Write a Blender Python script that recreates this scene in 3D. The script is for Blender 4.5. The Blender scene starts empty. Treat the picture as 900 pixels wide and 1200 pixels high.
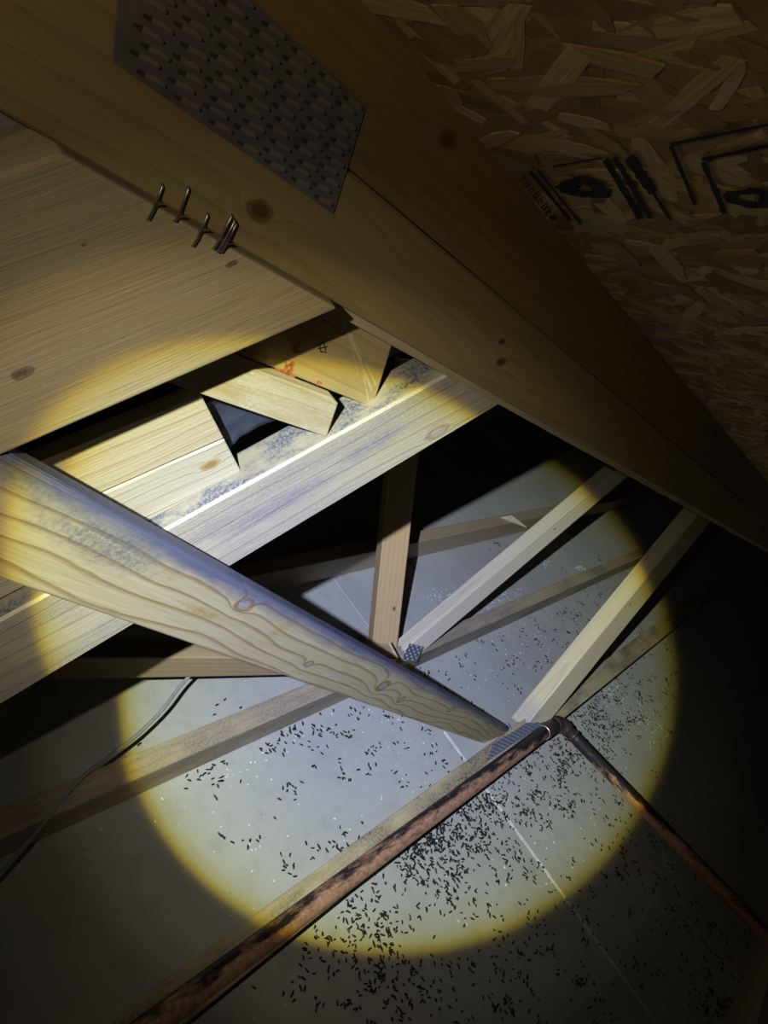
import bpy, bmesh, math, random
import numpy as np
from mathutils import Vector, Matrix, noise
random.seed(7)
sc = bpy.context.scene
C = sc.collection
V = Vector

# ------------------------------------------------------------------ camera, light, exposure
F = 900.0                                   # focal length in pixels of the 900 x 1200 frame
TOP = 0.085                                 # height of the bottom chords above the drywall
H = 1.0 + TOP                               # camera height above the drywall
c1 = V((.5627, -.0778, .8234)).normalized()     # world X (along the bottom chords) in camera space (right, down, forward)
c3 = V((.5862, -.6644, -.4632)); c3 = (c3 - c3.dot(c1)*c1).normalized()   # world up
c2 = c3.cross(c1).normalized()                  # world Y (truss to truss)
def cw(v):                                   # camera space -> world direction
    v = V(v); return V((v.dot(c1), v.dot(c2), v.dot(c3)))
EYE = V((0, 0, H))
def ray(px, py): return cw(((px-450)/F, (py-600)/F, 1.0))
def at_Z(px, py, Z): return EYE + ray(px, py)*Z
def at_h(px, py, h):
    r = ray(px, py); return EYE + r*((h-H)/r.z)
def at_plane(px, py, n, d):
    r = ray(px, py); return EYE + r*(d/r.dot(n))

cam = bpy.data.cameras.new('camera'); camo = bpy.data.objects.new('camera', cam); C.objects.link(camo)
cam.sensor_fit = 'VERTICAL'; cam.sensor_height = 36.0; cam.lens = 36.0*F/1200
cam.clip_start = 0.01
R, U, B_ = cw((1,0,0)), cw((0,-1,0)), cw((0,0,-1))
camo.matrix_world = Matrix(((R.x,U.x,B_.x,EYE.x),(R.y,U.y,B_.y,EYE.y),(R.z,U.z,B_.z,EYE.z),(0,0,0,1)))
sc.camera = camo

w = bpy.data.worlds.new('attic_dark'); sc.world = w; w.use_nodes = True
w.node_tree.nodes['Background'].inputs[0].default_value = (.55,.5,.42,1)
w.node_tree.nodes['Background'].inputs[1].default_value = 0.004

TORCH = (-.084, -.041, -.048)                  # hand torch, held up-left of the phone (right, down, forward)
AIM = (.059, .216, 1.0)                      # its beam axis
def torch():
    L = bpy.data.lights.new('torch', 'SPOT'); o = bpy.data.objects.new('torch', L); C.objects.link(o)
    L.energy = 1.0; L.spot_size = math.radians(150); L.spot_blend = .4; L.shadow_soft_size = .0035
    o.location = EYE + cw(TORCH)
    o.rotation_euler = (cw(AIM)).to_track_quat('-Z', 'Y').to_euler()
    L.use_nodes = True; nt = L.node_tree; N = nt.nodes
    em = N['Emission']
    tc = N.new('ShaderNodeTexCoord'); sp = N.new('ShaderNodeSeparateXYZ'); nt.links.new(tc.outputs['Normal'], sp.inputs[0])
    def m(op, a, b=None):
        n = N.new('ShaderNodeMath'); n.operation = op
        for i, s in enumerate((a, b)):
            if s is None: continue
            if isinstance(s, (int, float)): n.inputs[i].default_value = s
            else: nt.links.new(s, n.inputs[i])
        return n.outputs[0]
    rr = m('SQRT', m('ADD', m('MULTIPLY', sp.outputs[0], sp.outputs[0]), m('MULTIPLY', sp.outputs[1], sp.outputs[1])))
    tan = m('DIVIDE', rr, m('MAXIMUM', m('ABSOLUTE', sp.outputs[2]), .02))
    def ramp(stops):
        cr = N.new('ShaderNodeValToRGB'); nt.links.new(tan, cr.inputs[0]); e = cr.color_ramp.elements
        while len(e) < len(stops): e.new(.5)
        for x, (p, c) in zip(e, stops): x.position = p; x.color = (*c, 1)
        return cr.outputs[0]
    # focused beam: cold centre, greenish rim, yellow chromatic fringe of the lens
    beam = ramp([(0,(.70,.79,1.06)),(.13,(.70,.78,1.0)),(.21,(.70,.77,.82)),(.280,(.66,.72,.62)),(.304,(.62,.65,.44)),(.316,(.54,.53,.22)),
                 (.324,(.40,.32,.04)),(.332,(.06,.04,.01)),(.338,(0,0,0))])
    # weak stray light around it
    stray = ramp([(0,(0,0,0)),(.31,(0,0,0)),(.335,(.19,.18,.135)),(.385,(.15,.135,.10)),(.44,(.058,.052,.036)),(.56,(.026,.022,.0145)),(.75,(.024,.0195,.011)),(1.0,(.022,.017,.009))])
    lf = N.new('ShaderNodeLightFalloff'); lf.inputs[0].default_value = 102.0; lf.inputs[1].default_value = 0.16
    lq = N.new('ShaderNodeLightFalloff'); lq.inputs[0].default_value = 42.0; lq.inputs[1].default_value = 0.10
    def scale(col, f):
        n = N.new('ShaderNodeVectorMath'); n.operation = 'SCALE'; nt.links.new(col, n.inputs[0]); nt.links.new(f, n.inputs['Scale']); return n.outputs[0]
    ad = N.new('ShaderNodeVectorMath'); ad.operation = 'ADD'
    nt.links.new(scale(beam, lf.outputs['Linear']), ad.inputs[0]); nt.links.new(scale(stray, lq.outputs['Quadratic']), ad.inputs[1])
    nt.links.new(ad.outputs[0], em.inputs[0]); em.inputs[1].default_value = 1.0
torch()
sc.view_settings.view_transform = 'Standard'; sc.view_settings.look = 'None'
sc.view_settings.gamma = 1; sc.view_settings.use_curve_mapping = False
sc.view_settings.exposure = 0.0

# ------------------------------------------------------------------ materials
class NT:
    def __init__(s, name):
        s.m = bpy.data.materials.new(name); s.m.use_nodes = True
        s.t = s.m.node_tree; s.N = s.t.nodes; s.b = s.N['Principled BSDF']
    def put(s, sock, v):
        if v is None: return
        if isinstance(v, (int, float)): sock.default_value = v
        elif isinstance(v, (tuple, list)): sock.default_value = (*v, 1) if len(v) == 3 and sock.type == 'RGBA' else v
        else: s.t.links.new(v, sock)
    def math(s, op, a, b=None, c=None):
        n = s.N.new('ShaderNodeMath'); n.operation = op
        for i, v in enumerate((a, b, c)): s.put(n.inputs[i], v)
        return n.outputs[0]
    def vmath(s, op, a, b=None, out=0):
        n = s.N.new('ShaderNodeVectorMath'); n.operation = op
        s.put(n.inputs[0], a); s.put(n.inputs[1], b)
        return n.outputs[out]
    def coord(s, kind='Object'): return s.N.new('ShaderNodeTexCoord').outputs[kind]
    def noise(s, vec, scale, detail=3, rough=.55, dist=0, out='Fac'):
        n = s.N.new('ShaderNodeTexNoise'); s.put(n.inputs['Vector'], vec)
        n.inputs['Scale'].default_value = scale; n.inputs['Detail'].default_value = detail
        n.inputs['Roughness'].default_value = rough; n.inputs['Distortion'].default_value = dist
        return n.outputs[out]
    def ramp(s, fac, stops):
        n = s.N.new('ShaderNodeValToRGB'); s.put(n.inputs[0], fac); e = n.color_ramp.elements
        while len(e) < len(stops): e.new(.5)
        for x, (p, c) in zip(e, stops):
            x.position = p; x.color = (*c, 1) if not isinstance(c, (int, float)) else (c, c, c, 1)
        return n.outputs[0]
    def mix(s, fac, a, b, mode='MIX'):
        n = s.N.new('ShaderNodeMix'); n.data_type = 'RGBA'; n.blend_type = mode
        s.put(n.inputs[0], fac); s.put(n.inputs[6], a); s.put(n.inputs[7], b); return n.outputs[2]
    def bump(s, h, strength=.3, dist=.002):
        n = s.N.new('ShaderNodeBump'); s.put(n.inputs['Height'], h)
        n.inputs['Strength'].default_value = strength; n.inputs['Distance'].default_value = dist
        s.t.links.new(n.outputs[0], s.b.inputs['Normal'])
    def done(s, col, rough=.7, metal=0):
        s.put(s.b.inputs['Base Color'], col); s.put(s.b.inputs['Roughness'], rough); s.put(s.b.inputs['Metallic'], metal)
        s.b.inputs['Specular IOR Level'].default_value = .35
        return s.m

def wood(name, light=(.66,.50,.27), dark=(.40,.26,.11), freq=110, pith=(-.05,.06), knots=(), seed=0,
         wob=.010, ringmix=.75, stain=None, smear=None, rough=.62, spot=None, kcol=((.24,.13,.06),(.13,.07,.03)), thin=False, unit=1.0):
    """Solid softwood: rings about a pith line along local x, bent round the knots. stain=(colour, y0, y1): colour that
    sits along the edge of local y from y0 (none) to y1 (full); smear=(colour, amount, scale): cloudy blotches."""
    s = NT(name); co = s.coord()
    if unit != 1.0: co = s.vmath('MULTIPLY', co, (1/unit,)*3)
    co2 = s.vmath('ADD', co, (seed*1.7, seed*.9, seed*.31))
    sep = s.N.new('ShaderNodeSeparateXYZ'); s.t.links.new(co, sep.inputs[0])
    x, y, z = sep.outputs
    lowv = s.vmath('MULTIPLY', co2, (2.2, 7.0, 7.0))
    low = s.math('SUBTRACT', s.noise(lowv, 1.0, 2), .5)
    midv = s.vmath('MULTIPLY', co2, (9, 45, 45))
    mid = s.math('SUBTRACT', s.noise(midv, 1.0, 3), .5)
    yy = s.math('SUBTRACT', y, pith[0]); zz = s.math('SUBTRACT', z, pith[1])
    r = s.math('SQRT', s.math('ADD', s.math('MULTIPLY', yy, yy), s.math('MULTIPLY', zz, zz)))
    r = s.math('ADD', r, s.math('MULTIPLY', low, wob*5)); r = s.math('ADD', r, s.math('MULTIPLY', mid, wob*.5))
    r = s.math('ADD', r, s.math('MULTIPLY', x, .012))
    kmask = kcore = None
    for kx, ky, kr in knots:
        kx, ky = kx/unit, ky/unit
        dx = s.math('MULTIPLY', s.math('SUBTRACT', x, kx), .62/kr); dy = s.math('MULTIPLY', s.math('SUBTRACT', y, ky), 1.0/kr)
        d = s.math('SQRT', s.math('ADD', s.math('MULTIPLY', dx, dx), s.math('MULTIPLY', dy, dy)))
        d = s.math('ADD', d, s.math('MULTIPLY', s.math('SUBTRACT', s.noise(s.vmath('MULTIPLY', co2, (1,1,1)), .5/kr, 2), .5), .5))
        inf = s.math('DIVIDE', kr*1.5, s.math('ADD', s.math('MULTIPLY', d, d), .55))
        r = s.math('ADD', r, inf)
        k = s.math('SUBTRACT', 1.0, s.math('MINIMUM', s.math('MAXIMUM', s.math('MULTIPLY', s.math('SUBTRACT', d, .8), 5.0), 0.0), 1.0))
        k2 = s.math('SUBTRACT', 1.0, s.math('MINIMUM', s.math('MAXIMUM', s.math('MULTIPLY', s.math('SUBTRACT', d, .45), 5.0), 0.0), 1.0))
        kk = s.math('ADD', s.math('MULTIPLY', k, .5), s.math('MULTIPLY', k2, .5))
        kmask = k if kmask is None else s.math('MAXIMUM', kmask, k); kcore = k2 if kcore is None else s.math('MAXIMUM', kcore, k2)
    ph = s.math('FRACT', s.math('MULTIPLY', r, freq))
    ring = s.ramp(ph, [(0, .0), (.70, .12), (.90, 1.0), (.94, .9), (1.0, .0)] if thin else [(0, .05), (.60, .28), (.90, 1.0), (.96, .9), (1.0, .05)])
    fib = s.noise(s.vmath('MULTIPLY', co2, (16, 380, 380)), 1.0, 4, .65)
    col = s.mix(s.math('MULTIPLY', ring, ringmix), light, dark)
    tone = s.noise(s.vmath('MULTIPLY', co2, (3, 14, 14)), 1.0, 3)
    col = s.mix(s.math('MULTIPLY', s.math('SUBTRACT', tone, .3), .5), col, tuple(c*.72 for c in light))
    col = s.mix(s.math('MULTIPLY', s.math('SUBTRACT', fib, .35), .8), col, tuple(c*.8 for c in dark))
    if kmask is not None: col = s.mix(kcore, s.mix(kmask, col, kcol[0]), kcol[1])
    if smear:
        sc_, am, fr = smear
        n1 = s.noise(s.vmath('MULTIPLY', co2, (fr*.35, fr, fr)), 1.0, 5, .62)
        n2 = s.noise(co2, 260, 2, .7)
        mk = s.math('MULTIPLY', s.ramp(n1, [(.40, 0), (.60, 1)]), s.ramp(n2, [(.35, .25), (.6, 1)]))
        col = s.mix(s.math('MULTIPLY', mk, am), col, sc_)
    if spot:                                  # ellipse-shaped stains (colour, x, y, rx, ry, amount)
        for sc_, sx, sy, rx, ry, am in spot:
            dx = s.math('DIVIDE', s.math('SUBTRACT', x, sx/unit), rx); dy = s.math('DIVIDE', s.math('SUBTRACT', y, sy/unit), ry)
            d = s.math('SQRT', s.math('ADD', s.math('MULTIPLY', dx, dx), s.math('MULTIPLY', dy, dy)))
            d = s.math('ADD', d, s.math('MULTIPLY', s.math('SUBTRACT', s.noise(co2, 60, 4, .7), .5), 1.1))
            mk = s.ramp(d, [(.35, 1), (1.0, 0)])
            mk = s.math('MULTIPLY', mk, s.ramp(s.noise(co2, 330, 2, .7), [(.38, .35), (.6, 1)]))
            col = s.mix(s.math('MULTIPLY', mk, am), col, sc_)
    if stain:
        sc_, y0, y1, am = stain
        t = s.math('DIVIDE', s.math('SUBTRACT', y, y0), y1-y0)
        t = s.math('ADD', t, s.math('MULTIPLY', s.math('SUBTRACT', s.noise(s.vmath('MULTIPLY', co2, (12, 50, 50)), 1.0, 5, .7), .5), 1.3))
        mk = s.ramp(t, [(.15, 0), (.95, 1)])
        col = s.mix(s.math('MULTIPLY', mk, am), col, sc_)
    s.bump(s.math('ADD', s.math('MULTIPLY', fib, .6), s.math('MULTIPLY', ring, -.45*ringmix)), .5, .0014)
    return s.done(col, rough)

def nwood(*a, **k): return wood(*a, unit=K, **k)     # wood of the near lumber, its grain at that lumber's size

def drywall_mat(name, seed):
    s = NT(name); co = s.vmath('ADD', s.coord(), (seed, seed*2, 0))
    n = s.noise(co, 3.0, 5, .6); n2 = s.noise(co, 26, 4, .65); n3 = s.noise(co, 420, 2)
    col = s.mix(s.ramp(n, [(.3, 0), (.7, 1)]), (.40,.41,.42), (.50,.50,.49))
    col = s.mix(s.math('MULTIPLY', s.ramp(n2, [(.5, 0), (.75, 1)]), .45), col, (.31,.30,.28))
    col = s.mix(s.math('MULTIPLY', n3, .18), col, (.30,.30,.30))
    s.bump(s.math('ADD', n3, n2), .15, .0008)
    return s.done(col, .82)

def simple(name, col, rough=.6, metal=0, var=.25, scale=40, bump=.2, dark=None):
    s = NT(name); co = s.coord()
    n = s.noise(co, scale, 4, .6)
    c = s.mix(s.math('MULTIPLY', s.ramp(n, [(.35, 0), (.7, 1)]), var*2 if dark else var*1.6), col, dark or tuple(x*.45 for x in col))
    if bump: s.bump(n, bump, .001)
    return s.done(c, rough, metal)

def copper_mat():
    s = NT('copper'); co = s.coord()
    n = s.noise(s.vmath('MULTIPLY', co, (14, 60, 60)), 1.0, 5, .7); n2 = s.noise(co, 120, 4, .7)
    sep = s.N.new('ShaderNodeSeparateXYZ'); s.t.links.new(co, sep.inputs[0])
    # soot and flux burn close to the soldered elbow (object x = distance from it)
    burn = s.math('ADD', s.ramp(s.math('MULTIPLY', sep.outputs[0], 2.2), [(.04, .62), (.55, .24), (1.0, .04)]), s.math('MULTIPLY', s.math('SUBTRACT', n, .5), 1.5))
    up = s.math('MULTIPLY', sep.outputs[1], 17.0)       # the upper-back side carries dust and patina
    burn = s.math('ADD', burn, up)
    col = s.mix(s.ramp(n2, [(.35, 0), (.7, 1)]), (.74,.44,.32), (.42,.20,.13))
    col = s.mix(s.ramp(burn, [(.04, 0), (.30, 1)]), col, (.030,.025,.032))
    s.bump(n2, .25, .0008)
    m = s.done(col, .5, .35); return m

MW = {}
MW['drop'] = simple('dropping', (.022,.019,.020), .38, 0, .2, 300)
MW['speck'] = simple('pale_crumb', (.85,.88,.92), .6, 0, .1, 100)
MW['steel'] = simple('galvanised_steel', (.25,.23,.25), .5, .25, .35, 70, .15)
MW['steel_slot'] = simple('dark_slot', (.07,.06,.055), .7, 0, .2, 200, 0)
MW['steel_tooth'] = simple('bare_steel', (.33,.30,.29), .28, .3, .2, 200, .1)
MW['staple'] = simple('staple_wire', (.42,.38,.36), .33, .85, .4, 300, .1)
MW['cable'] = simple('cable_jacket', (.30,.31,.34), .5, 0, .3, 30, .1)
MW['felt'] = simple('roofing_felt', (.12,.145,.24), .6, 0, .3, 60, .5)
MW['ink'] = simple('black_stamp_ink', (.014,.011,.008), .8, 0, .3, 150, 0)
MW['red'] = simple('red_crayon', (.50,.07,.03), .8, 0, .4, 500, 0, dark=(.62,.40,.14))
MW['chalk'] = simple('pale_scratch', (.75,.70,.52), .8, 0, .3, 400, 0, dark=(.6,.45,.2))
MW['copper'] = copper_mat()

# ------------------------------------------------------------------ building helpers
def link(name, bm, mat, parent=None, mw=None, smooth=False):
    me = bpy.data.meshes.new(name); bmesh.ops.recalc_face_normals(bm, faces=bm.faces[:]); bm.to_mesh(me); bm.free()
    if mat: me.materials.append(mat)
    if smooth:
        for p in me.polygons: p.use_smooth = True
    o = bpy.data.objects.new(name, me); C.objects.link(o)
    if parent: o.parent = parent; o.matrix_parent_inverse = parent.matrix_world.inverted()
    if mw is not None: o.matrix_world = mw
    return o
def tag(o, label=None, cat=None, group=None, kind=None):
    if label: o['label'] = label
    if cat: o['category'] = cat
    if group: o['group'] = group
    if kind: o['kind'] = kind
    return o
def empty(name, loc):
    o = bpy.data.objects.new(name, None); o.empty_display_size = .05; C.objects.link(o); o.location = loc
    o.matrix_world = Matrix.Translation(loc); return o
def frame(o, ax, up):
    ax = ax.normalized(); y = (up - up.dot(ax)*ax).normalized(); z = ax.cross(y)
    return Matrix(((ax.x,y.x,z.x,o.x),(ax.y,y.y,z.y,o.y),(ax.z,y.z,z.z,o.z),(0,0,0,1)))
def prism(name, pts, thick, grain, mat, bev=.0025, seg=2, parent=None, origin=None, rough=0.0, cuts=14):
    """A sawn board: outline pts (coplanar, world) pushed back by the vector thick; local x runs along the grain."""
    o = origin or pts[0]
    M = frame(o, grain, (thick.cross(grain)))
    Mi = M.inverted()
    bm = bmesh.new()
    a = [bm.verts.new(Mi @ p) for p in pts]; b = [bm.verts.new(Mi @ (p+thick)) for p in pts]
    bm.faces.new(a); bm.faces.new(b[::-1])
    n = len(pts)
    for i in range(n): bm.faces.new((a[i], a[(i+1) % n], b[(i+1) % n], b[i]))
    if bev: bmesh.ops.bevel(bm, geom=bm.edges[:], offset=bev, segments=seg, affect='EDGES', profile=.6)
    return link(name, bm, mat, parent, M, smooth=False)
def stick(name, p, q, wdir, w_, t_, tdir, mat, bev=.003, parent=None, cut0=0, cut1=0, seg=2):
    """A 2x stick: p-q is one corner line, w_ metres wide towards wdir, t_ thick towards tdir. cutN: bevel of that end cut.
    Local x = grain, local y = 0 on the corner line and w_ on the far edge (sign chosen so y grows along wdir)."""
    ax = (q-p).normalized(); y = (wdir - wdir.dot(ax)*ax).normalized(); z = ax.cross(y)
    sg = 1 if z.dot(tdir) > 0 else -1
    L = (q-p).length
    M = Matrix(((ax.x,y.x,z.x,p.x),(ax.y,y.y,z.y,p.y),(ax.z,y.z,z.z,p.z),(0,0,0,1)))
    bm = bmesh.new(); n = 16
    rings = []
    bow = random.uniform(-.001, .001)
    for i in range(n+1):
        f = i/n
        rr = []
        for (yy, zz) in ((0,0),(w_,0),(w_,t_*sg),(0,t_*sg)):
            k = yy/w_
            xx = (cut0*k)*(1-f) + f*(L+cut1*k)
            jit = noise.noise(V((xx*9, yy*30, zz*30+p.x*7)))*.0008
            rr.append(bm.verts.new((xx, yy+bow*math.sin(f*math.pi)+jit, zz+jit)))
        rings.append(rr)
    for i in range(n):
        for k in range(4): bm.faces.new((rings[i][k], rings[i][(k+1)%4], rings[i+1][(k+1)%4], rings[i+1][k]))
    bm.faces.new(rings[0]); bm.faces.new(rings[-1][::-1])
    if bev:
        bm.normal_update()
        ed = [e for e in bm.edges if e.calc_face_angle(0) > .6]
        bmesh.ops.bevel(bm, geom=ed, offset=bev, segments=seg, affect='EDGES', profile=.6)
    return link(name, bm, mat, parent, M)
def tube_bm(bm, pts, r, n=14, cap=True):
    pts = [V(p) for p in pts]; prev = None; rings = []
    for i, p in enumerate(pts):
        t = (pts[min(i+1, len(pts)-1)] - pts[max(i-1, 0)]).normalized()
        a = V((0,0,1)) if prev is None else prev
        if abs(a.dot(t)) > .98 and prev is None: a = V((0,1,0))
        a = (a - a.dot(t)*t).normalized(); prev = a; b = t.cross(a)
        rad = r[i] if isinstance(r, (list, tuple)) else r
        rings.append([bm.verts.new(p + a*rad*math.cos(2*math.pi*k/n) + b*rad*math.sin(2*math.pi*k/n)) for k in range(n)])
    for i in range(len(rings)-1):
        for k in range(n): bm.faces.new((rings[i][k], rings[i][(k+1)%n], rings[i+1][(k+1)%n], rings[i+1][k]))
    if cap: bm.faces.new(rings[0][::-1]); bm.faces.new(rings[-1])
    return bm

UP = V((0,0,1)); X = V((1,0,0)); Y = V((0,1,0))
d4 = cw((580,120,900)).normalized()                         # the rafter's direction
MN = UP.cross(d4).normalized()                              # horizontal normal of its truss plane, pointing away from the camera
if MN.dot(cw((-.503,-.739,.423))) < 0: MN = -MN
K = .68                                                     # size of the near lumber relative to the far web sticks
T0, T1 = .259, .289                                          # distances of the near and the second truss plane
def t0(px, py): return at_plane(px, py, MN, T0)
def tm(px, py, m): return at_plane(px, py, MN, m)

def loc(px, py, m, org, ax, thick):
    M = frame(org, ax, thick.cross(ax)).inverted(); p = M @ tm(px, py, m); return (p.x, p.y)

# ------------------------------------------------------------------ floor: the back of the ceiling drywall
floor = empty('floor', V((0,0,0))); tag(floor, kind='structure')
s1, s2 = at_h(527,866,0), at_h(767,1196,0)
sd = (s2-s1).normalized(); sn = V((-sd.y, sd.x, 0))
if sn.dot(at_h(300,1000,0)-s1) < 0: sn = -sn               # towards the left-hand sheet
def slab(name, cs, mat, z0=-.0127, z1=0.0, parent=floor):
    bm = bmesh.new()
    a = [bm.verts.new((c.x, c.y, z1)) for c in cs]; b = [bm.verts.new((c.x, c.y, z0)) for c in cs]
    bm.faces.new(a); bm.faces.new(b[::-1])
    for i in range(len(cs)): bm.faces.new((a[i], a[(i+1)%len(cs)], b[(i+1)%len(cs)], b[i]))
    bmesh.ops.bevel(bm, geom=bm.edges[:], offset=.002, segments=1, affect='EDGES')
    return link(name, bm, mat, parent)
G = .0008
far, near_ = s1 - sd*6.0, s1 + sd*2.5
slab('drywall_sheet', [far+sn*G, near_+sn*G, near_+sn*1.6, far+sn*1.6], drywall_mat('drywall_grey', 1))
slab('drywall_sheet', [far+sn*(1.6+2*G), near_+sn*(1.6+2*G), near_+sn*4, far+sn*4], drywall_mat('drywall_grey_left', 4))
slab('drywall_sheet', [far-sn*G, near_-sn*G, near_-sn*6, far-sn*6], drywall_mat('drywall_grey_right', 2))
# paper tape and squeezed joint compound along the seam: a bottom strip in the joint and two raised lips
tape = simple('joint_compound', (.62,.65,.68), .75, 0, .35, 120, .4, dark=(.35,.35,.36))
slab('joint_strip', [far+sn*G*.98, near_+sn*G*.98, near_-sn*G*.98, far-sn*G*.98], drywall_mat('joint_filler', 8), -.012, -.0006)
bm = bmesh.new()
for off, wd in ((.0030, .0016), (-.0026, .0012)):
    pts = []
    for i in range(140):
        p = s1 - sd*.02 + sd*(1.8*i/139) + sn*(off + .0007*noise.noise(V((i*.5, off*900, 0))))
        pts.append(p)
    tube_bm(bm, [V((p.x, p.y, .0002)) for p in pts], [wd*(.75+.6*abs(noise.noise(V((i*.9, off*500, 3))))) for i in range(140)], 6)
link('joint_ridge', bm, tape, floor)

# ------------------------------------------------------------------ roof sheathing (strand board)
e0, e1 = t0(433, 11), t0(755, 389)
ed = d4
q = (-MN*math.cos(math.radians(35)) + UP*math.sin(math.radians(35)))
q = (q - q.dot(ed)*ed).normalized()
on = ed.cross(q)
if on.dot(EYE - e0) < 0: on = -on                          # towards the attic
roof = empty('ceiling', e0); tag(roof, kind='structure')
osb_back = simple('strand_board_core', (.36,.25,.11), .75, 0, .4, 40, .4)
OO = e0 + (e1-e0)*.5; OO = e0 - (-(OO-e0)).dot(ed)*ed*1.0
ebase = (e0+e1)*.5
def ob(u, v, h=0): return ebase + (ed*u + q*v + on*h)*K
bm = bmesh.new()
for h in (0, -.011):
    pass
cs = [ob(-.75,-.02), ob(3.2,-.02), ob(3.2,1.4), ob(-.75,1.4)]
a = [bm.verts.new(p) for p in cs]; b = [bm.verts.new(p - on*.011*K) for p in cs]
bm.faces.new(a); bm.faces.new(b)
for i in range(4): bm.faces.new((a[i], a[(i+1)%4], b[(i+1)%4], b[i]))
link('strand_board_sheet', bm, osb_back, roof)
# the wood strands pressed into its face: thin flakes, lying flat at slightly different depths
s = NT('wood_strand')
gi = s.N.new('ShaderNodeNewGeometry').outputs['Random Per Island']
col = s.ramp(gi, [(0,(.20,.12,.045)), (.22,(.30,.19,.075)), (.5,(.44,.31,.13)), (.8,(.54,.40,.18)), (1.0,(.66,.52,.27))])
at = s.N.new('ShaderNodeAttribute'); at.attribute_name = 'grain'
fb = s.noise(s.vmath('MULTIPLY', at.outputs['Vector'], (18, 420, 1)), 1.0, 3, .6)
col = s.mix(s.math('MULTIPLY', s.ramp(fb, [(.35, 0), (.7, 1)]), .5), col, (.17,.10,.035))
s.bump(fb, .4, .001); strand_mat = s.done(col, .7)
rng = random.Random(5)
verts, faces, gr = [], [], []
def flake(u, v, ang, L, W, h):
    du = V((math.cos(ang), math.sin(ang), 0)); dv = V((-du.y, du.x, 0))
    sk = rng.uniform(-.3, .3)*W; k = len(verts); sd_ = rng.uniform(0, 50)
    wl, wr = W*rng.uniform(.3, 1), W*rng.uniform(.3, 1)
    out = [(-L/2, -wl/2), (-L*.1, -W/2), (L/2+sk, -wr/2), (L/2-sk, wr/2), (L*.1, W/2), (-L/2, wl/2)]
    for hh in (h, -.0006):
        for (a_, b_) in out:
            t = h*.6*(a_/L) if hh > 0 else 0
            p = ob(u + du.x*a_ + dv.x*b_, v + du.y*a_ + dv.y*b_, hh + t); verts.append(p); gr.append((a_+sd_, b_+sd_, 0))
    n = 6
    faces.append([k+i for i in range(n)])
    for i in range(n): faces.append([k+i, k+(i+1)%n, k+n+(i+1)%n, k+n+i])
for i in range(4200):
    u, v = rng.uniform(-.5, 1.6), rng.uniform(0, .62)
    if u > .7 and rng.random() < .4: continue
    big = rng.random()
    ang = rng.gauss(1.25, 1.0)
    L = rng.uniform(.022, .058) if big < .85 else rng.uniform(.05, .095)
    flake(u, v, ang, L, rng.uniform(.007, .021)*(1.2 if big > .85 else 1), rng.uniform(.0002, .0015))
me = bpy.data.meshes.new('wood_strands'); me.from_pydata([tuple(p) for p in verts], [], faces)
at_ = me.attributes.new('grain', 'FLOAT_VECTOR', 'POINT'); at_.data.foreach_set('vector', [c for g in gr for c in g])
me.materials.append(strand_mat)
fl = bpy.data.objects.new('wood_strands', me); C.objects.link(fl); fl.parent = roof; fl.matrix_parent_inverse = roof.matrix_world.inverted()
fl['kind'] = 'stuff'
# black ink printed on the sheathing: bars, blot and framed stamp
def on_osb(px, py, h=.0026*K): return at_plane(px, py, on, (ebase-EYE).dot(on)+h)
INK = bmesh.new()
def ink_poly(bm, pts, f, th=.0004, nrm=None):
    P = [f(*p) for p in pts]
    a = [bm.verts.new(p) for p in P]
    bm.faces.new(a)
def band(bm, p, q_, w0, f, ragged=.0, n=8):
    (x0,y0),(x1,y1) = p, q_; L = math.hypot(x1-x0, y1-y0); nx, ny = -(y1-y0)/L, (x1-x0)/L
    prev = None
    for i in range(n+1):
        t = i/n; ww = w0*(1 + ragged*rng.uniform(-1, 1))/2
        cx, cy = x0+(x1-x0)*t, y0+(y1-y0)*t
        a_ = bm.verts.new(f(cx+nx*ww, cy+ny*ww)); b_ = bm.verts.new(f(cx-nx*ww, cy-ny*ww))
        if prev: bm.faces.new((prev[0], a_, b_, prev[1]))
        prev = (a_, b_)
for p, q_, w0 in (((621,201),(668,258),4),((630,199),(681,263),3),((709,187),(751,256),7),((720,184),(762,256),6),((737,184),(765,225),13),
                  ((765,225),(786,258),4),((786,171),(815,240),5),((785,169),(900,146),3.5),((824,190),(849,250),6.5),((822,187),(900,171),5),
                  ((648,195),(706,185),2)):
    band(INK, p, q_, w0, on_osb, .22)
def blot(bm, cx, cy, rx, ry, f, rot=0, hole=0, n=28):
    o_, i_ = [], []
    for k in range(n):
        t = 2*math.pi*k/n; jj = 1+.14*math.sin(3*t+cx)+.1*rng.uniform(-1, 1)
        def pt(s_): 
            x_, y_ = rx*s_*math.cos(t), ry*s_*math.sin(t); return f(cx+x_*math.cos(rot)-y_*math.sin(rot), cy+x_*math.sin(rot)+y_*math.cos(rot))
        o_.append(bm.verts.new(pt(jj))); i_.append(bm.verts.new(pt(max(hole, .02)*jj)))
    for k in range(n): bm.faces.new((o_[k], o_[(k+1)%n], i_[(k+1)%n], i_[k]))
    if not hole: bm.faces.new(i_)
blot(INK, 685, 220, 31, 12, on_osb, .12, .28); blot(INK, 878, 232, 28, 12, on_osb, .05, .45)
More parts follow.
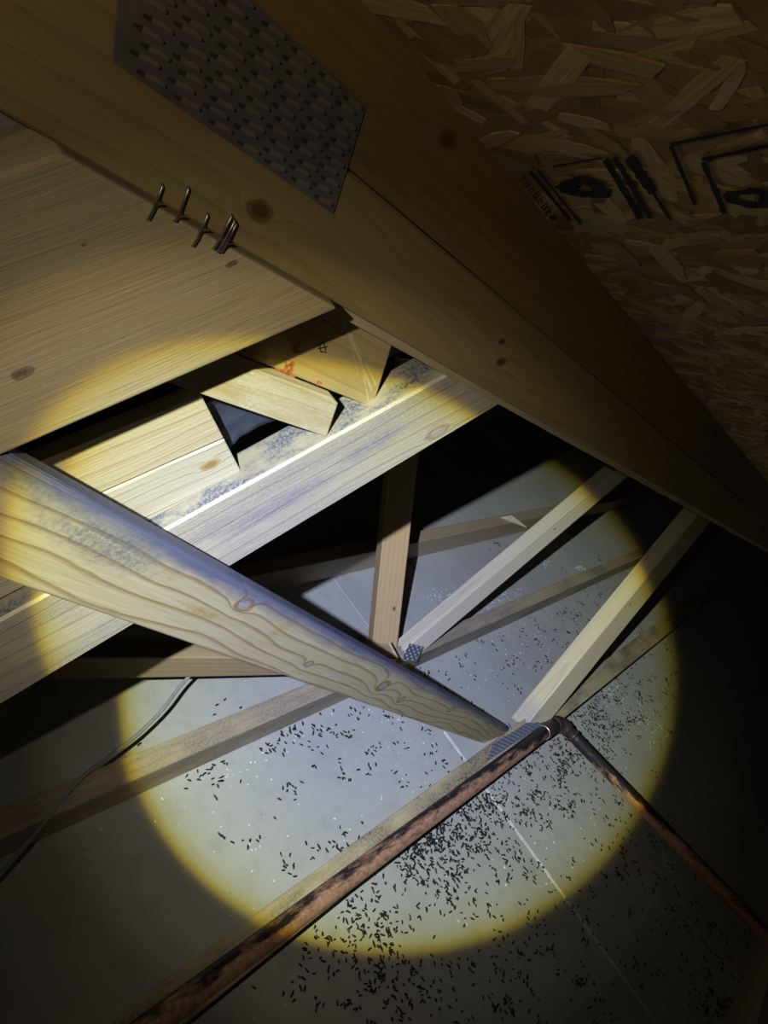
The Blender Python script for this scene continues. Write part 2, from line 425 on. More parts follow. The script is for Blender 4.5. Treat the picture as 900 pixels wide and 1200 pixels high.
# row of small stamped letters beside the rafter, and the fine line under the stamp
for k in range(8):
    cx, cy = 612+k*5.0, 208+k*6.6
    band(INK, (cx-3, cy+2), (cx+4, cy-3), 1.3, on_osb, .2, 2); band(INK, (cx-3, cy+2), (cx, cy+5), 1.3, on_osb, .2, 2)
    if k % 2: band(INK, (cx, cy+5), (cx+5, cy), 1.2, on_osb, .2, 2)
    else: band(INK, (cx+1, cy-1), (cx+4, cy+3), 1.2, on_osb, .2, 2)
inko = link('printed_stamp', INK, MW['ink'], roof); inko['label'] = 'worn black ink stamp of bars, a blot and a frame'

# ------------------------------------------------------------------ near truss plane: rafter of two plies, nail plate, wide web board
pl, pr = t0(400,360), t0(830,600)
low = pl
wv = (UP - UP.dot(d4)*d4).normalized()                     # across the rafter, within the truss plane
W_RAFT = .089
# the seam and the sheathing edge, measured across
def across(px, py):
    p = t0(px, py) - low; return p.dot(d4), p.dot(wv)
S0, W0 = across(411,197); S1, W1_ = across(594,355)
raft = (W0+W1_)/2
rO = low - d4*.50
def rl(px, py, o=0.0):
    p = t0(px, py) - rO; return (p.dot(d4), p.dot(wv)-o)
m_r1 = nwood('rafter_lower_ply', (.45,.34,.165), (.31,.21,.085), 90, (-.02,.05), [rl(305,247)+(.0075,), rl(587,424)+(.006,), rl(588,400)+(.004,)], 3, ringmix=.45)
m_r2 = nwood('rafter_upper_ply', (.36,.25,.11), (.24,.15,.06), 80, (.16,.04), [rl(525,165,raft)+(.007,)], 9, ringmix=.45)
r1 = stick('rafter', low - d4*.50, low + d4*2.3, wv, raft-.0005, .038*K, MN, m_r1, .0036, seg=3)
tag(r1, 'lower dark rafter board with a painted highlight strip along its rounded bottom edge', 'rafter')
r2 = stick('rafter', low - d4*.50 + wv*raft, low + d4*2.3 + wv*raft, wv, .089*K, .038*K, MN, m_r2, .002)
tag(r2, 'upper rafter board squeezed against the strand board roof', 'rafter')

st_m = nwood('highlight_strip', (.66,.54,.34), (.50,.38,.20), 90, (-.02,.05), [], 17, ringmix=.3)  # paler wood on an added strip, imitating light caught by the rafter's lower edge
st = stick('highlight_strip', low + d4*.020 - wv*.0138 + MN*.0262, low + d4*2.3 - wv*.0138 + MN*.0262, wv, .016, .0022, MN, st_m, .0005, parent=None)
st.parent = r1; st.matrix_parent_inverse = r1.matrix_world.inverted(); st['label'] = 'thin pale strip added as a painted highlight under the rafter'
d5 = (t0(20,525) - t0(400,360)).normalized()
# wide web board: its lower edge 20,525 - 400,360, its upper edge 0,198 - 80,178, its end cut along the rafter
A1, A2 = t0(398,360.5), t0(20,525)
U1, U2 = t0(78,179), t0(-60,208)
gdir = (A2-A1).normalized()
wb_m = nwood('wide_web_board', (.60,.47,.26), (.42,.31,.16), 75, (-.06,.05), [loc(26,438,T0,A1,-gdir,MN)+(.0055,), loc(272,309,T0,A1,-gdir,MN)+(.003,), loc(98,287,T0,A1,-gdir,MN)+(.0012,)], 2, ringmix=.22, wob=.017,
            smear=((.42,.40,.36), .45, 9))
seamdir = d4
nw = prism('web_board', [A1 + gdir*.0013, A1 + gdir*.43, U1 + gdir*.22, U1 + gdir*.0013], MN*.021, -gdir, wb_m, .0015, origin=A1)
tag(nw, 'wide pale web board with staples along its upper cut end', 'board')

# staples bridging the joint
def staple(p, q_, lab, lift=.0012):
    lift *= K
    a, b = t0(*p), t0(*q_); out = -MN*lift
    bm = bmesh.new(); r = .00095*K
    a1, b1 = a+out, b+out; mid = (b-a).normalized()
    pts = [a+MN*.008*K, a+MN*.0005*K+out*.2, a1+mid*.0006, a1.lerp(b1,.35)-MN*.0004*K, a1.lerp(b1,.7)-MN*.0006*K, b1-mid*.0006, b+MN*.0005*K+out*.2, b+MN*.008*K]
    M = Matrix.Translation(a.lerp(b,.5)); Mi = M.inverted()
    tube_bm(bm, [Mi@x for x in pts], r, 8)
    o = link('staple', bm, MW['staple'], None, M, True); tag(o, lab, 'staple', 'staples across the rafter joint'); return o
staple((190,216),(172.5,257), 'leftmost steel staple bridging the rafter and web board joint')
staple((220.5,219),(204,259), 'second staple from the left across the joint')
staple((243,250),(225,288), 'middle lone staple just left of the overlapping cluster')
staple((271,251),(249,291), 'left staple of the overlapping cluster at the joint', .0014)
staple((276,259),(257,294), 'right staple of the overlapping cluster at the joint', .0020)
staple((273.5,255),(252.5,293), 'bent staple wedged in the middle of the overlapping cluster', .0028)

# nail plate
def tooth_mesh(L=.0135*K, Wd=.0030*K, hh=.0017*K):
    bm = bmesh.new()
    prof = [(-.5,.2,.02),(-.38,.5,.2),(0,.5,.55),(.32,.5,.9),(.44,.42,1.0),(.5,.2,.3)]
    rows = []
    for x_, w2, h2 in prof:
        rows.append([bm.verts.new((x_*L, -w2*Wd, 0)), bm.verts.new((x_*L, -w2*Wd*.45, h2*hh)), bm.verts.new((x_*L, w2*Wd*.45, h2*hh)), bm.verts.new((x_*L, w2*Wd, 0))])
    for i in range(len(rows)-1):
        for k in range(3): bm.faces.new((rows[i][k], rows[i][k+1], rows[i+1][k+1], rows[i+1][k]))
    bm.faces.new(rows[0]); bm.faces.new(rows[-1][::-1])
    bmesh.ops.recalc_face_normals(bm, faces=bm.faces[:])
    me = bpy.data.meshes.new('tooth'); bm.to_mesh(me); bm.free(); me.materials.append(MW['steel_tooth'])
    for p in me.polygons: p.use_smooth = True
    return me
def slot_mesh(L=.0045*K, Wd=.0026*K):
    bm = bmesh.new(); a = [bm.verts.new(((i-.5)*L, (j-.5)*Wd*(1 if i else .6), 0)) for i, j in ((0,0),(1,0),(1,1),(0,1))]
    b = [bm.verts.new((v.co.x, v.co.y, .0003)) for v in a]
    bm.faces.new(a[::-1]); bm.faces.new(b)
    for i in range(4): bm.faces.new((a[i], a[(i+1)%4], b[(i+1)%4], b[i]))
    me = bpy.data.meshes.new('slot'); bm.to_mesh(me); bm.free(); me.materials.append(MW['steel_slot']); return me
c00, c10, c11 = t0(131,71), t0(390,250), t0(428,124)
pu = (c10-c00).normalized(); pvv = c11-c10
PL = (c10-c00).length
sheet_off = -MN*.0010
bm = bmesh.new()
plate = prism('nail_plate', [c00+sheet_off, c10+sheet_off, c11+sheet_off, c11-pu*PL*.55+sheet_off, c11-pu*PL*1.0+pvv*.02+sheet_off], MN*.0008, pu, MW['steel'], .0003, 1)
tag(plate, 'large galvanised toothed plate nailed across the rafter boards', 'nail plate')
tm_, sm_ = tooth_mesh(), slot_mesh()
pn = -MN
pv = pvv.normalized(); pvl = pvv.length
def place(me, name, p, ax, up, parent):
    o = bpy.data.objects.new(name, me); C.objects.link(o)
    z = up.normalized(); x_ = (ax - ax.dot(z)*z).normalized(); y_ = z.cross(x_)
    o.parent = parent; o.matrix_parent_inverse = parent.matrix_world.inverted()
    o.matrix_world = Matrix(((x_.x,y_.x,z.x,p.x),(x_.y,y_.y,z.y,p.y),(x_.z,y_.z,z.z,p.z),(0,0,0,1))); return o
ncol = 8; nrow = 11
slots = bmesh.new()
for ci in range(ncol):
    for ri in range(nrow):
        u = PL - (.011 + .0045*(ri % 2))*K - ci*(PL-.012*K)/(ncol-1) + rng.uniform(-.0008,.0008)*K; v = .005*K + ri*(pvl-.008*K)/(nrow-1) + rng.uniform(-.0006,.0006)*K
        p = c00 + pu*u + pv*v + sheet_off
        if u < .016*K: continue
        tdir = (pu + pv*.12).normalized()
        place(tm_, 'tooth', p, tdir, pn, plate)
        place(sm_, 'slot', p - tdir*.0078*K, tdir, pn, plate)

# ------------------------------------------------------------------ second truss plane: double beam, cut web ends, roofing felt
def bl(px, py): return tm(px, py, T1)
B1, B2, B3, B4 = bl(590,470), bl(-90,879), bl(-90,779), bl(530,438)
bd = (bl(530,438)-bl(208,615)).normalized()
lowd = (bl(590,470)-bl(0,825)).normalized()
p0 = bl(208,615) - bd*.34; p1 = bl(530,438) + bd*.24
q0 = bl(0,825) - lowd*.18; q1 = bl(590,470) + lowd*.20
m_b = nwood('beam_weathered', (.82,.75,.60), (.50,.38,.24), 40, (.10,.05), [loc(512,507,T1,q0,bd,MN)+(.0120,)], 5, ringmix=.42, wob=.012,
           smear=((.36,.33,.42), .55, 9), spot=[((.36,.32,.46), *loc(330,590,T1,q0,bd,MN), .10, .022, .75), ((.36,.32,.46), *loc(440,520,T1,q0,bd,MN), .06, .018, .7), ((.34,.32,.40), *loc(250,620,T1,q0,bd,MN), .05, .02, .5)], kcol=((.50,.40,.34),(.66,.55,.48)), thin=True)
beam = prism('beam', [q0, q1, p1, p0], MN*.0034, bd, m_b, .0005)
tag(beam, 'weathered front beam with grey mould and one round knot', 'beam')
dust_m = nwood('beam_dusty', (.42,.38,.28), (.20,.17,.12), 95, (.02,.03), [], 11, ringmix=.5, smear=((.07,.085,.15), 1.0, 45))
dn = wv
off2 = MN*.0038
bw = (p0-q0)
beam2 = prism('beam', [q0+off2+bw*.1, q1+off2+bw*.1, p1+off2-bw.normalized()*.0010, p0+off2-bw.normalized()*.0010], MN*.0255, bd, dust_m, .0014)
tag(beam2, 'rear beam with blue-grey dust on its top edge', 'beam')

def block(name, px, m, th, mat, lab, grain, bev=.0013):
    P = [tm(x_, y_, m) for x_, y_ in px]
    o = prism(name, P, MN*th, grain, mat, bev); tag(o, lab, 'board', 'sawn web ends on the double beam'); return o
gb = (tm(260,515,T1+.014)-tm(132,572,T1+.014)).normalized()
mb1 = nwood('web_end_upper', (.80,.70,.50), (.58,.45,.27), 70, (-.03,.04), [(-.03,.012,.004)], 6, ringmix=.45)
mb1b = nwood('web_end_lower', (.80,.75,.62), (.56,.46,.31), 80, (-.03,.04), [loc(247,545,T1+.014,tm(283,553,T1+.0142),-gb,MN)+(.0075,)], 13, ringmix=.45, kcol=((.60,.44,.24),(.46,.31,.15)))
block('board', [(262.5,513.5),(235.5,462),(64,533.5),(-60,587),(-60,657)], T1+.014, .010, mb1, 'upper of two stacked web ends left of the felt', -gb)
block('board', [(283,553),(263.5,515.5),(-60,659.5),(-60,734)], T1+.0142, .010, mb1b, 'lower of two stacked web ends, against the double beam', -gb)
mb2 = nwood('web_end_middle', (.74,.63,.40), (.60,.42,.19), 120, (-.02,.03), [], 8, ringmix=.5, smear=((.82,.78,.66), .6, 40))
g2 = (tm(396,472,T1+.006)-tm(268,422,T1+.006)).normalized()
block('board', [(383,512.5),(396.5,473),(391,467.5),(272,422.5),(150,375),(80,400),(197,448)], T1+.005, .0085, mb2, 'narrow pale web end lying between the felt patches', g2)
mb3 = nwood('web_end_right', (.66,.52,.26), (.48,.32,.12), 85, (-.03,.03), [(.035,.030,.003)], 12, ringmix=.6)
g3 = (tm(435,478,T1+.014)-tm(275,415,T1+.014)).normalized()
b3 = block('board', [(437,478),(461,400),(440,330),(250,300),(180,375)], T1+.014, .010, mb3, 'web end with red crayon marks under the rafter', g3)
# red crayon scrawl and pale scratches on it
def onb3(px, py): return tm(px, py, T1+.0137)
bm = bmesh.new()
for cx, cy, rx, ry, ho in ((348,405,5,3.4,.3),(346,411,3,4,0),(339,432,5.5,6,.45),(330,437,7,3.5,.2),(342,426,3,4,0),(320,434,3,2,0),(374,449,3,3,.3),(311,419,2.5,2,0),(352,400,3,2,0),(325,441,8,1.6,0)):
    blot(bm, cx, cy, rx, ry, onb3, rng.uniform(0,3), ho, 12)
for a_, b_ in (((334,424),(340,438)),((343,424),(338,440)),((322,432),(346,442)),((340,400),(350,414))): band(bm, a_, b_, 1.8, onb3, .5, 5)
o = link('red_scrawl', bm, MW['red'], b3); o['label'] = 'red crayon scrawl'
bm = bmesh.new()
for a_, b_, ww in (((402,372),(436,458),2.6),((405,371),(441,452),1.6),((412,388),(436,440),1.0),((406,378),(420,440),.9),((420,405),(432,470),1.2),((398,368),(408,392),2.0)):
    band(bm, a_, b_, ww, onb3, .6, 12)
o = link('pale_scratch', bm, MW['chalk'], b3); o['label'] = 'pale scratches'
bm = bmesh.new()
for a_, b_ in (((373,404),(379,401)),((372,409),(384,406)),((376,412),(383,413)),((379,400),(382,411)),((374,402),(376,413))): band(bm, a_, b_, 1.2, onb3, .3, 4)
link('pencil_mark', bm, MW['ink'], b3)

# crumpled roofing felt behind
bm = bmesh.new(); nx, ny = 90, 46; grid = []
fo = tm(250,520,T1+.028)
fu = bd; fv = (UP - UP.dot(fu)*fu).normalized()
for j in range(ny):
    row = []
    for i in range(nx):
        u, v = -.30 + .66*i/(nx-1), -.015 + .26*j/(ny-1)
        h = .008*noise.noise(V((u*24, v*29, 3))) + .005*noise.noise(V((u*60, v*62, 8))) + .003*abs(noise.noise(V((u*100, v*44, 1))))
        row.append(bm.verts.new(fo + fu*u + fv*v + MN*(.003 + h)))
    grid.append(row)
for j in range(ny-1):
    for i in range(nx-1): bm.faces.new((grid[j][i], grid[j][i+1], grid[j+1][i+1], grid[j+1][i]))
bmesh.ops.solidify(bm, geom=bm.faces[:], thickness=.0015)
o = link('roofing_felt', bm, MW['felt'], None, None, True); tag(o, 'crumpled blue-black roofing felt behind the sawn web ends', 'roofing felt')
# grey board seen in the gap above the wide web board
m_e = nwood('grey_board', (.40,.37,.32), (.27,.25,.21), 70, (-.03,.04), [], 15, ringmix=.4)
e_ = prism('board', [tm(-160,60,T0+.034), tm(-160,300,T0+.034), tm(200,240,T0+.034), tm(200,60,T0+.034)], MN*.008, (tm(200,160,T0+.034)-tm(-160,250,T0+.034)).normalized(), m_e, .002)
tag(e_, 'grey board in the dark gap above the wide web board', 'board')

# ------------------------------------------------------------------ bottom chords on the drywall
yA = at_h(550,889,TOP).y; yB = at_h(505,742,TOP).y; yC = at_h(505,619,TOP).y
yD = at_h(905,1128,TOP).y
dusty = dict(smear=((.30,.30,.33), .6, 16))
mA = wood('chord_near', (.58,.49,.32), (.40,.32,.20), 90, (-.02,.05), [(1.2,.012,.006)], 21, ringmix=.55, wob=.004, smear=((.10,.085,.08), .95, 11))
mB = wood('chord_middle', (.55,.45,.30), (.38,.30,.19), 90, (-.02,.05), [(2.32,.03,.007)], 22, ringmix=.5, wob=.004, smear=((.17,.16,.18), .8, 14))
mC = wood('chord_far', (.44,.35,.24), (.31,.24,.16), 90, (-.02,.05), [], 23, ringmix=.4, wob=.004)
def chord(y0, mat, lab, x0=-1.2, x1=4.2, wd=.038):
    o = stick('bottom_chord', V((x0, y0-wd, TOP)), V((x1, y0-wd, TOP)), V((0,0,-1)), TOP-.0004, wd, Y, mat, .003)
    return tag(o, lab, 'ceiling joist')
chord(yA, mA, 'nearest bottom chord, alongside the long copper pipe', wd=.056)
chord(yB, mB, 'middle bottom chord, where three thin webs meet')
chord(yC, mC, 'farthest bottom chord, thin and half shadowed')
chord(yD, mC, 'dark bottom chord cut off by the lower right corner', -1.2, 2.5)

# ------------------------------------------------------------------ webs
def Zp(x_): return 1.0/(1/.35 + (1/1.80-1/.35)*x_/590)
mP = wood('near_web', (.72,.60,.34), (.50,.35,.14), 62, (.085,.030),
          [], 31, ringmix=.8, wob=.012)
# ridge line between its top edge and its broad face
pa, pb = at_Z(-70,492,Zp(-70)), at_Z(596,854,Zp(596)); pb = pb + (pb-pa).normalized()*.035
axP = (pb-pa).normalized()
def on_P(px, py):                                         # local x, y on the broad face
    ax = axP; yv = (-UP + UP.dot(ax)*ax).normalized(); n = ax.cross(yv)
    p = at_plane(px, py, n, (pa-EYE).dot(n)) - pa
    return p.dot(ax), p.dot(yv)
kn = [on_P(287,709)+(.0088,), on_P(362,778)+(.0058,), on_P(449,804)+(.0130,), on_P(470,820)+(.0085,), on_P(529,831)+(.0100,)]
sp1 = on_P(130,640); sp2 = on_P(238,718); sp3 = on_P(332,735); sp4 = on_P(60,560)
mP = wood('near_web', (.78,.68,.44), (.36,.23,.08), 78, (.088,.022), kn, 31, ringmix=.8, wob=.013, thin=True, kcol=((.40,.28,.12),(.50,.43,.47)),
          stain=((.12,.14,.27), .020, .001, .9),
          spot=[((.17,.19,.23), sp1[0], sp1[1], .075, .019, .75), ((.55,.36,.10), sp2[0], sp2[1], .030, .006, .9),
                ((.56,.40,.13), sp3[0], sp3[1], .012, .022, .6), ((.18,.14,.10), sp4[0], sp4[1], .05, .02, .6)])
wp = stick('web', pa, pb, -UP, .069, .015, Y, mP, .004, cut1=.012, seg=4)
tag(wp, 'long yellow knotty web with blue-stained top edge, nearest the camera', 'wooden web')

thin = dict(wob=.003)
m3 = wood('web_right', (.68,.60,.42), (.46,.40,.28), 90, (-.02,.02), [(.42,.02,.003)], 33, ringmix=.55, wob=.004, spot=[((.30,.30,.36), .03,.0,.05,.03,.7)])
d1_ = X
a3, b3_ = at_Z(621,845,1.86), at_Z(846,569,2.05); a3 = a3 - (b3_-a3).normalized()*.02
w3 = stick('web', a3, b3_, cw((.75,.35,.8)), .076, .047, cw((-.7,-.5,.5)), m3, .003, cut0=.03)
tag(w3, 'diagonal web rising right from the pipe elbow to the rafter', 'wooden web')
m2 = wood('web_middle', (.60,.55,.47), (.42,.36,.28), 90, (-.02,.02), [(.5,.02,.003)], 34, ringmix=.5, wob=.004)
a2, b2 = at_Z(472,763,1.755), at_Z(745,532,2.0)
w2 = stick('web', a2, b2, cw((.75,.35,.8)), .050, .038, cw((-.7,-.5,.5)), m2, .003, cut0=.02)
tag(w2, 'diagonal web rising right from the middle bottom chord', 'wooden web')
m1 = wood('web_upright', (.52,.37,.20), (.37,.25,.13), 110, (-.04,.04), [(.10,.042,.004)], 35, ringmix=.5, wob=.004)
a1, b1 = at_Z(437,750,1.715), at_Z(470,420,1.45); a1 = a1 - (b1-a1).normalized()*.022
w1 = stick('web', a1, b1, cw((1,.05,.35)), .060, .038, cw((0,0,1)), m1, .003, cut0=-.02)
tag(w1, 'short brown upright web standing behind the weathered beam', 'wooden web')
mD = wood('web_left', (.46,.35,.22), (.33,.24,.14), 90, (-.02,.02), [], 36, ringmix=.5, wob=.004)
aD, bD = at_Z(-60,799,.98), at_Z(446,789,1.62)
wD = stick('web', aD, bD, UP, .055, .038, Y, mD, .003)
tag(wD, 'brown web running left behind the near knotty web', 'wooden web')

# small nail plates at the two nodes
def small_plate(corners, off, lab):
    P = [V(p)+off for p in corners]
    ax = (P[1]-P[0]).normalized(); n = off.normalized()
    o = prism('nail_plate', P, -n*.001, ax, MW['steel_blue'], .0003, 1); tag(o, lab, 'nail plate')
    bm = bmesh.new(); v = P[3]-P[0]; u = P[1]-P[0]
    nu, nv = max(3, int(u.length/.013)), max(3, int(v.length/.009))
    for i in range(nu):
        for j in range(nv):
            c = P[0] + u*((i+.5+(.25 if j % 2 else -.25))/nu) + v*((j+.5)/nv)
            h = .0026; L = .0045; W = .0026; y_ = n.cross(ax)
            b = [bm.verts.new(c + ax*sx*L + y_*sy*W) for sx, sy in ((-1,-1),(1,-1),(1,1),(-1,1))]
            t = [bm.verts.new(c + ax*(sx*L*.4+L*.3) + y_*sy*W*.5 + n*h) for sx, sy in ((-1,-1),(1,-1),(1,1),(-1,1))]
            bm.faces.new(t)
            for k in range(4): bm.faces.new((b[k], b[(k+1)%4], t[(k+1)%4], t[k]))
    te = link('teeth', bm, MW['steel_blue'], o); te['kind'] = 'stuff'
    return o
MW['steel_blue'] = simple('zinc_plate', (.15,.17,.22), .5, .3, .4, 160, .2)
def sideA(px, py, y): r = ray(px, py); return EYE + r*(y/r.y)
hz = TOP + .0018
small_plate([at_h(569,893,hz), at_h(579,872,hz), at_h(640,833,hz), at_h(650,840,hz)], UP*.001, 'zinc plate tucked behind the blackened pipe coupling')
small_plate([at_h(471,772,TOP+.003), at_h(488,776,TOP+.003), at_h(497,758,TOP+.012), at_h(480,754,TOP+.012)], (EYE-at_h(484,765,TOP)).normalized()*.012, 'small zinc plate at the foot of the middle webs')

# ------------------------------------------------------------------ copper pipe
ZP = TOP + .002
PR = .0165
el = at_h(655,845,ZP); pfar = at_h(328,1089,ZP); dirp = (pfar-el).normalized(); pend = el + dirp*1.75
p2e = at_h(905,1103,ZP); dir2 = (p2e-el).normalized(); p2end = el + dir2*1.6
pipe = empty('copper_pipe', el); tag(pipe, 'blackened copper pipe with a soldered elbow on the drywall', 'pipe')
def run(name, a, d, L, r, x0=0, lab=None, n=40):
    yv = (cw((-.4,-.8,.2))); M = frame(a, d, yv)
    bm = bmesh.new()
    tube_bm(bm, [(x0+(L-x0)*i/n, .0006*noise.noise(V((i*.2, 0, d.x*9))), 0) for i in range(n+1)], r, 22)
    o = link(name, bm, MW['copper'], pipe, M, True)
    if lab: o['label'] = lab
    return o
run('pipe_run', el, dirp, 1.75, PR, .03)
run('pipe_run', el, dir2, 1.5, PR*.97, .03)
# elbow
MEL = frame(el, dirp, cw((-.4,-.8,.2))); Mi = MEL.inverted()
ca, cb = el + dirp*.034, el + dir2*.034
pts = [ca]
for i in range(13):
    t = i/12; pts.append(el+dirp*.026*(1-t)**2*1.0 + dir2*.026*t**2)
pts.append(cb)
burnt = simple('burnt_copper', (.040,.033,.038), .4, .3, .25, 140, .4, dark=(.16,.075,.045))
bm = bmesh.new(); tube_bm(bm, [Mi@p for p in pts], PR*1.14, 22); o = link('elbow', bm, burnt, pipe, MEL, True); o['label'] = 'soot-black elbow'
bm = bmesh.new()
L0, L1 = .034, .098
tube_bm(bm, [(L0,0,0),(L0+.002,0,0),(L1-.003,0,0),(L1,0,0)], [PR*1.05, PR*1.13, PR*1.13, PR*1.04], 22); o = link('coupling', bm, burnt, pipe, MEL, True)
bm = bmesh.new(); solder = simple('solder', (.75,.60,.50), .35, .8, .3, 200, .2)
bm.free()
for xx in (L1, L0):
    bm = bmesh.new(); tube_bm(bm, [(xx-.001,0,0),(xx,0,0),(xx+.0012,0,0)], [PR*1.03, PR*1.14, PR*1.03], 22)
    link('solder_ring', bm, solder, pipe, MEL, True)
# collar on the second run
M2 = frame(el, dir2, cw((-.4,-.8,.2)))
bm = bmesh.new(); tube_bm(bm, [(.045,0,0),(.047,0,0),(.052,0,0),(.054,0,0)], [PR, PR*1.12, PR*1.12, PR], 22); link('collar', bm, burnt, pipe, M2, True)

# ------------------------------------------------------------------ cable
cp = [(236,778,.14),(213,802,.12),(190,832,.11),(160,862,.10),(125,889,.096),(90,917,.093),(45,972,.08),(0,1025,.06),(-60,1090,.04)]
P = [at_h(*c) for c in cp]
def smooth_path(P, k=8):
    out = []
    for i in range(len(P)-1):
        p0_, p1_, p2_, p3_ = P[max(i-1,0)], P[i], P[i+1], P[min(i+2,len(P)-1)]
        for j in range(k):
            t = j/k; out.append(.5*((2*p1_)+(-p0_+p2_)*t+(2*p0_-5*p1_+4*p2_-p3_)*t*t+(-p0_+3*p1_-3*p2_+p3_)*t**3))
    return out+[P[-1]]
bm = bmesh.new(); M = Matrix.Translation(P[-1]); Mi = M.inverted()
tube_bm(bm, [Mi@p for p in smooth_path(P)], .0030, 10)
o = link('cable', bm, MW['cable'], None, M, True); tag(o, 'thin grey electric cable dropping from the left web to the floor', 'cable')

# ------------------------------------------------------------------ droppings and crumbs on the drywall
rng = random.Random(11); nr = np.random.RandomState(3)
def drop_mesh(L, r, bend):
    bm = bmesh.new()
    pr_ = [(-.5,.25),(-.36,.8),(0,1),(.34,.85),(.5,.18)]
    tube_bm(bm, [(x_*L, bend*L*(x_*x_), 0) for x_, _ in pr_], [r*k for _, k in pr_], 6)
    bmesh.ops.recalc_face_normals(bm, faces=bm.faces[:])
    me = bpy.data.meshes.new('rodent_dropping'); bm.to_mesh(me); bm.free(); me.materials.append(MW['drop']); return me
kinds = [drop_mesh(.0092,.0016,.3), drop_mesh(.0076,.0016,0), drop_mesh(.0104,.0016,-.35), drop_mesh(.0062,.0018,.15), drop_mesh(.0086,.0015,.5)]
# where they lie, as areas of the floor: (corner-of-area in the photograph measured to the floor), spread and number
clusters = [  # centre px, py and spread of each patch, measured on the photograph and laid on the floor; count
 (540,995,50,30,300),(512,978,26,13,200),(490,1005,22,16,90),(600,935,50,22,260),(650,905,30,18,130),(700,852,30,18,300),(735,815,28,18,170),
 (560,1050,60,22,80),(430,1070,26,18,80),(415,1115,40,18,90),(480,1130,50,20,80),(560,1160,60,22,80),(655,1130,60,35,70),
 (720,950,40,35,80),(745,1000,40,35,70),(800,1150,45,30,50),(835,1175,16,12,70),(300,930,55,35,30),(400,890,50,25,36),(480,900,40,18,34),
 (395,995,22,8,40),(300,870,60,7,40),(350,850,32,7,50),(235,905,28,7,26),(415,835,18,7,18),(600,755,60,30,70),(545,795,50,12,60),(655,735,45,14,80),(700,690,30,14,30),
 (520,840,30,18,30),(650,770,40,28,60),(760,780,22,22,70),(330,1000,30,20,14),(820,1060,45,35,50),(700,1080,45,35,50),(280,830,40,12,6),
 (560,640,70,30,12),(690,665,30,12,16),(590,950,60,8,120),(530,985,40,8,100),(850,1110,22,16,40),(380,1160,40,15,30),(460,1185,60,12,40),(660,885,26,10,80)]
pts = []
for px, py, su, sv, n in clusters:
    k = 0
    while k < n:
        # droppings come in small heaps
        c = at_h(px + nr.normal()*su, py + nr.normal()*sv, 0); hx, hy = c.x, c.y
        for _ in range(rng.choice((1,1,2,3,4,6))):
            x_, y_ = hx + nr.normal()*.010, hy + nr.normal()*.010
            k += 1
            if any(y0-(.060 if y0 == yA else .042) < y_ < y0+.004 for y0 in (yA, yB, yC, yD)): continue
            pts.append((x_, y_))
def proj(p):
    v = V(p)-EYE; cx, cy, cz = v.dot(R), -v.dot(U), -v.dot(B_); return (450+F*cx/cz, 600+F*cy/cz, cz) if cz > .05 else (-999,-999,cz)
vis = []
for x_, y_ in pts:
    a_, b_, z_ = proj((x_, y_, .002))
    if 0 < a_ < 900 and 0 < b_ < 1200: vis.append((z_, x_, y_))
vis.sort()
near300 = []; rest = []
for z_, x_, y_ in vis:
    a_, b_, zz = proj((x_, y_, .002))
    hidden = abs((V((x_,y_,0))-el).cross(dirp).length) < .03 or abs((V((x_,y_,0))-el).cross(dir2).length) < .03
    (near300 if len(near300) < 300 and not hidden else rest).append((x_, y_))
for x_, y_ in near300:
    o = bpy.data.objects.new('rodent_dropping', rng.choice(kinds)); C.objects.link(o)
    o.location = (x_, y_, .0017); o.rotation_euler = (rng.uniform(-.1,.1), rng.uniform(-.06,.06), rng.uniform(0, 6.28)); s_ = rng.uniform(.8, 1.2); o.scale = (s_, s_, 1)
    tag(o, 'small dark rodent dropping scattered on the grey drywall near the pipe', 'dropping', 'rodent droppings on the drywall')
bm = bmesh.new()
def add_copies(bm, src, places):
    base = [v.co.copy() for v in src.vertices]; fs = [tuple(p.vertices) for p in src.polygons]
    for M in places:
        vs = [bm.verts.new(M@c) for c in base]
        for f in fs: bm.faces.new([vs[i] for i in f])
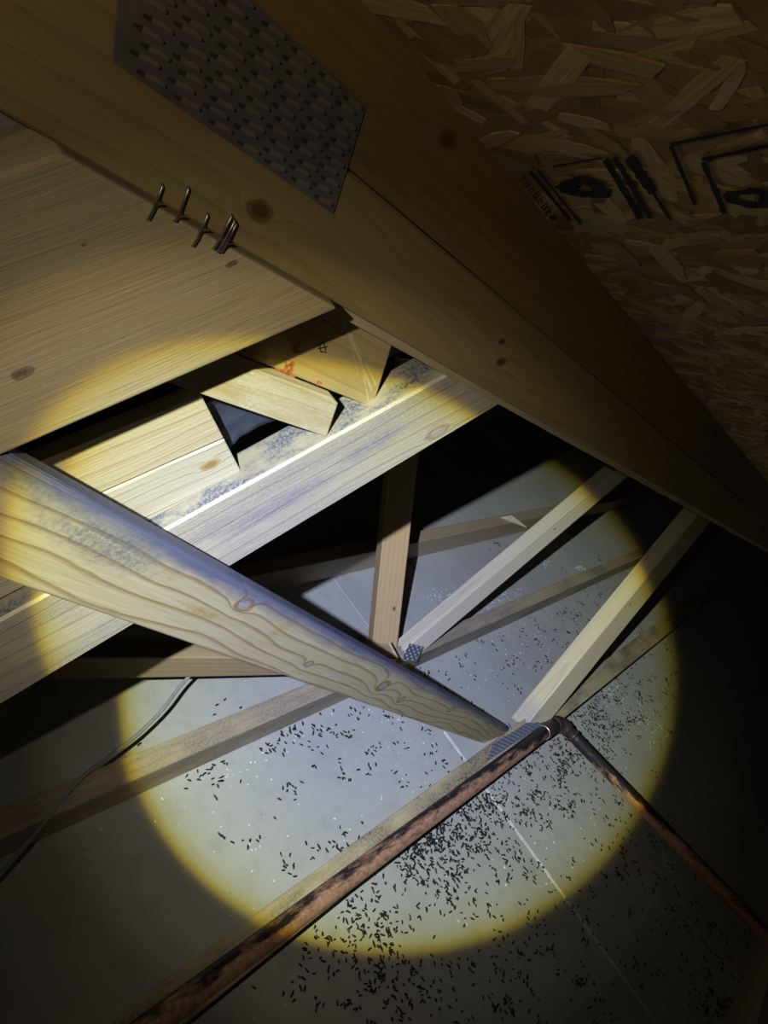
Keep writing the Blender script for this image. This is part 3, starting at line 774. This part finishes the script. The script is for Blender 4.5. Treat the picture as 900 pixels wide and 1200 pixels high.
for ki, me in enumerate(kinds):
    pl_ = []
    for i, (x_, y_) in enumerate(rest):
        if i % len(kinds) != ki: continue
        pl_.append(Matrix.Translation((x_, y_, .0017)) @ Matrix.Rotation(rng.uniform(0,6.28), 4, 'Z') @ Matrix.Rotation(rng.uniform(-.1,.1), 4, 'Y') @ Matrix.Scale(rng.uniform(.8,1.2), 4))
    add_copies(bm, me, pl_)
# a few on the dusty top of the chords
o = link('rodent_droppings', bm, MW['drop']); tag(o, 'more dark rodent droppings strewn thickly over the drywall', 'droppings', kind='stuff')
bm = bmesh.new()
spk = [(330,950,.25,.12,60),(520,700,.05,.03,50),(590,700,.06,.02,60),(560,720,.09,.02,60),(640,660,.02,.01,30),(680,665,.02,.008,30),(520,1000,.3,.12,70),(650,980,.2,.1,50),(760,850,.08,.05,80),(720,810,.06,.03,60),(480,840,.14,.06,50),(600,760,.14,.05,60),(350,870,.2,.01,30)]
for px, py, su, sv, n in spk:
    c = at_h(px, py, 0)
    for _ in range(n):
        x_, y_ = c.x+nr.normal()*su, c.y+nr.normal()*sv
        if any(y0-.042 < y_ < y0+.004 for y0 in (yA, yB, yC, yD)): continue
        r_ = rng.uniform(.0006, .0017)
        M = Matrix.Translation((x_, y_, r_*.6)) @ Matrix.Rotation(rng.uniform(0,6), 4, 'Z') @ Matrix.Diagonal((rng.uniform(.7,2), 1, .7, 1))
        bmesh.ops.create_icosphere(bm, subdivisions=1, radius=r_, matrix=M)
o = link('pale_crumbs', bm, MW['speck']); tag(o, 'tiny pale crumbs of plaster sprinkled on the drywall', 'debris', kind='stuff')
# a torn chip of wood on the far floor
cs = [at_h(587,606,TOP+.004), at_h(600,604,TOP+.02), at_h(618,618,TOP+.002)]
bm = bmesh.new(); a = [bm.verts.new(p) for p in cs]; b = [bm.verts.new(p-UP*.003) for p in cs]
bm.faces.new(a); bm.faces.new(b[::-1])
for i in range(3): bm.faces.new((a[i], a[(i+1)%3], b[(i+1)%3], b[i]))
o = link('wood_chip', bm, wood('chip', (.6,.55,.45), (.5,.45,.36), 60, seed=40)); tag(o, 'pale triangular wood chip on the farthest bottom chord', 'wood chip')
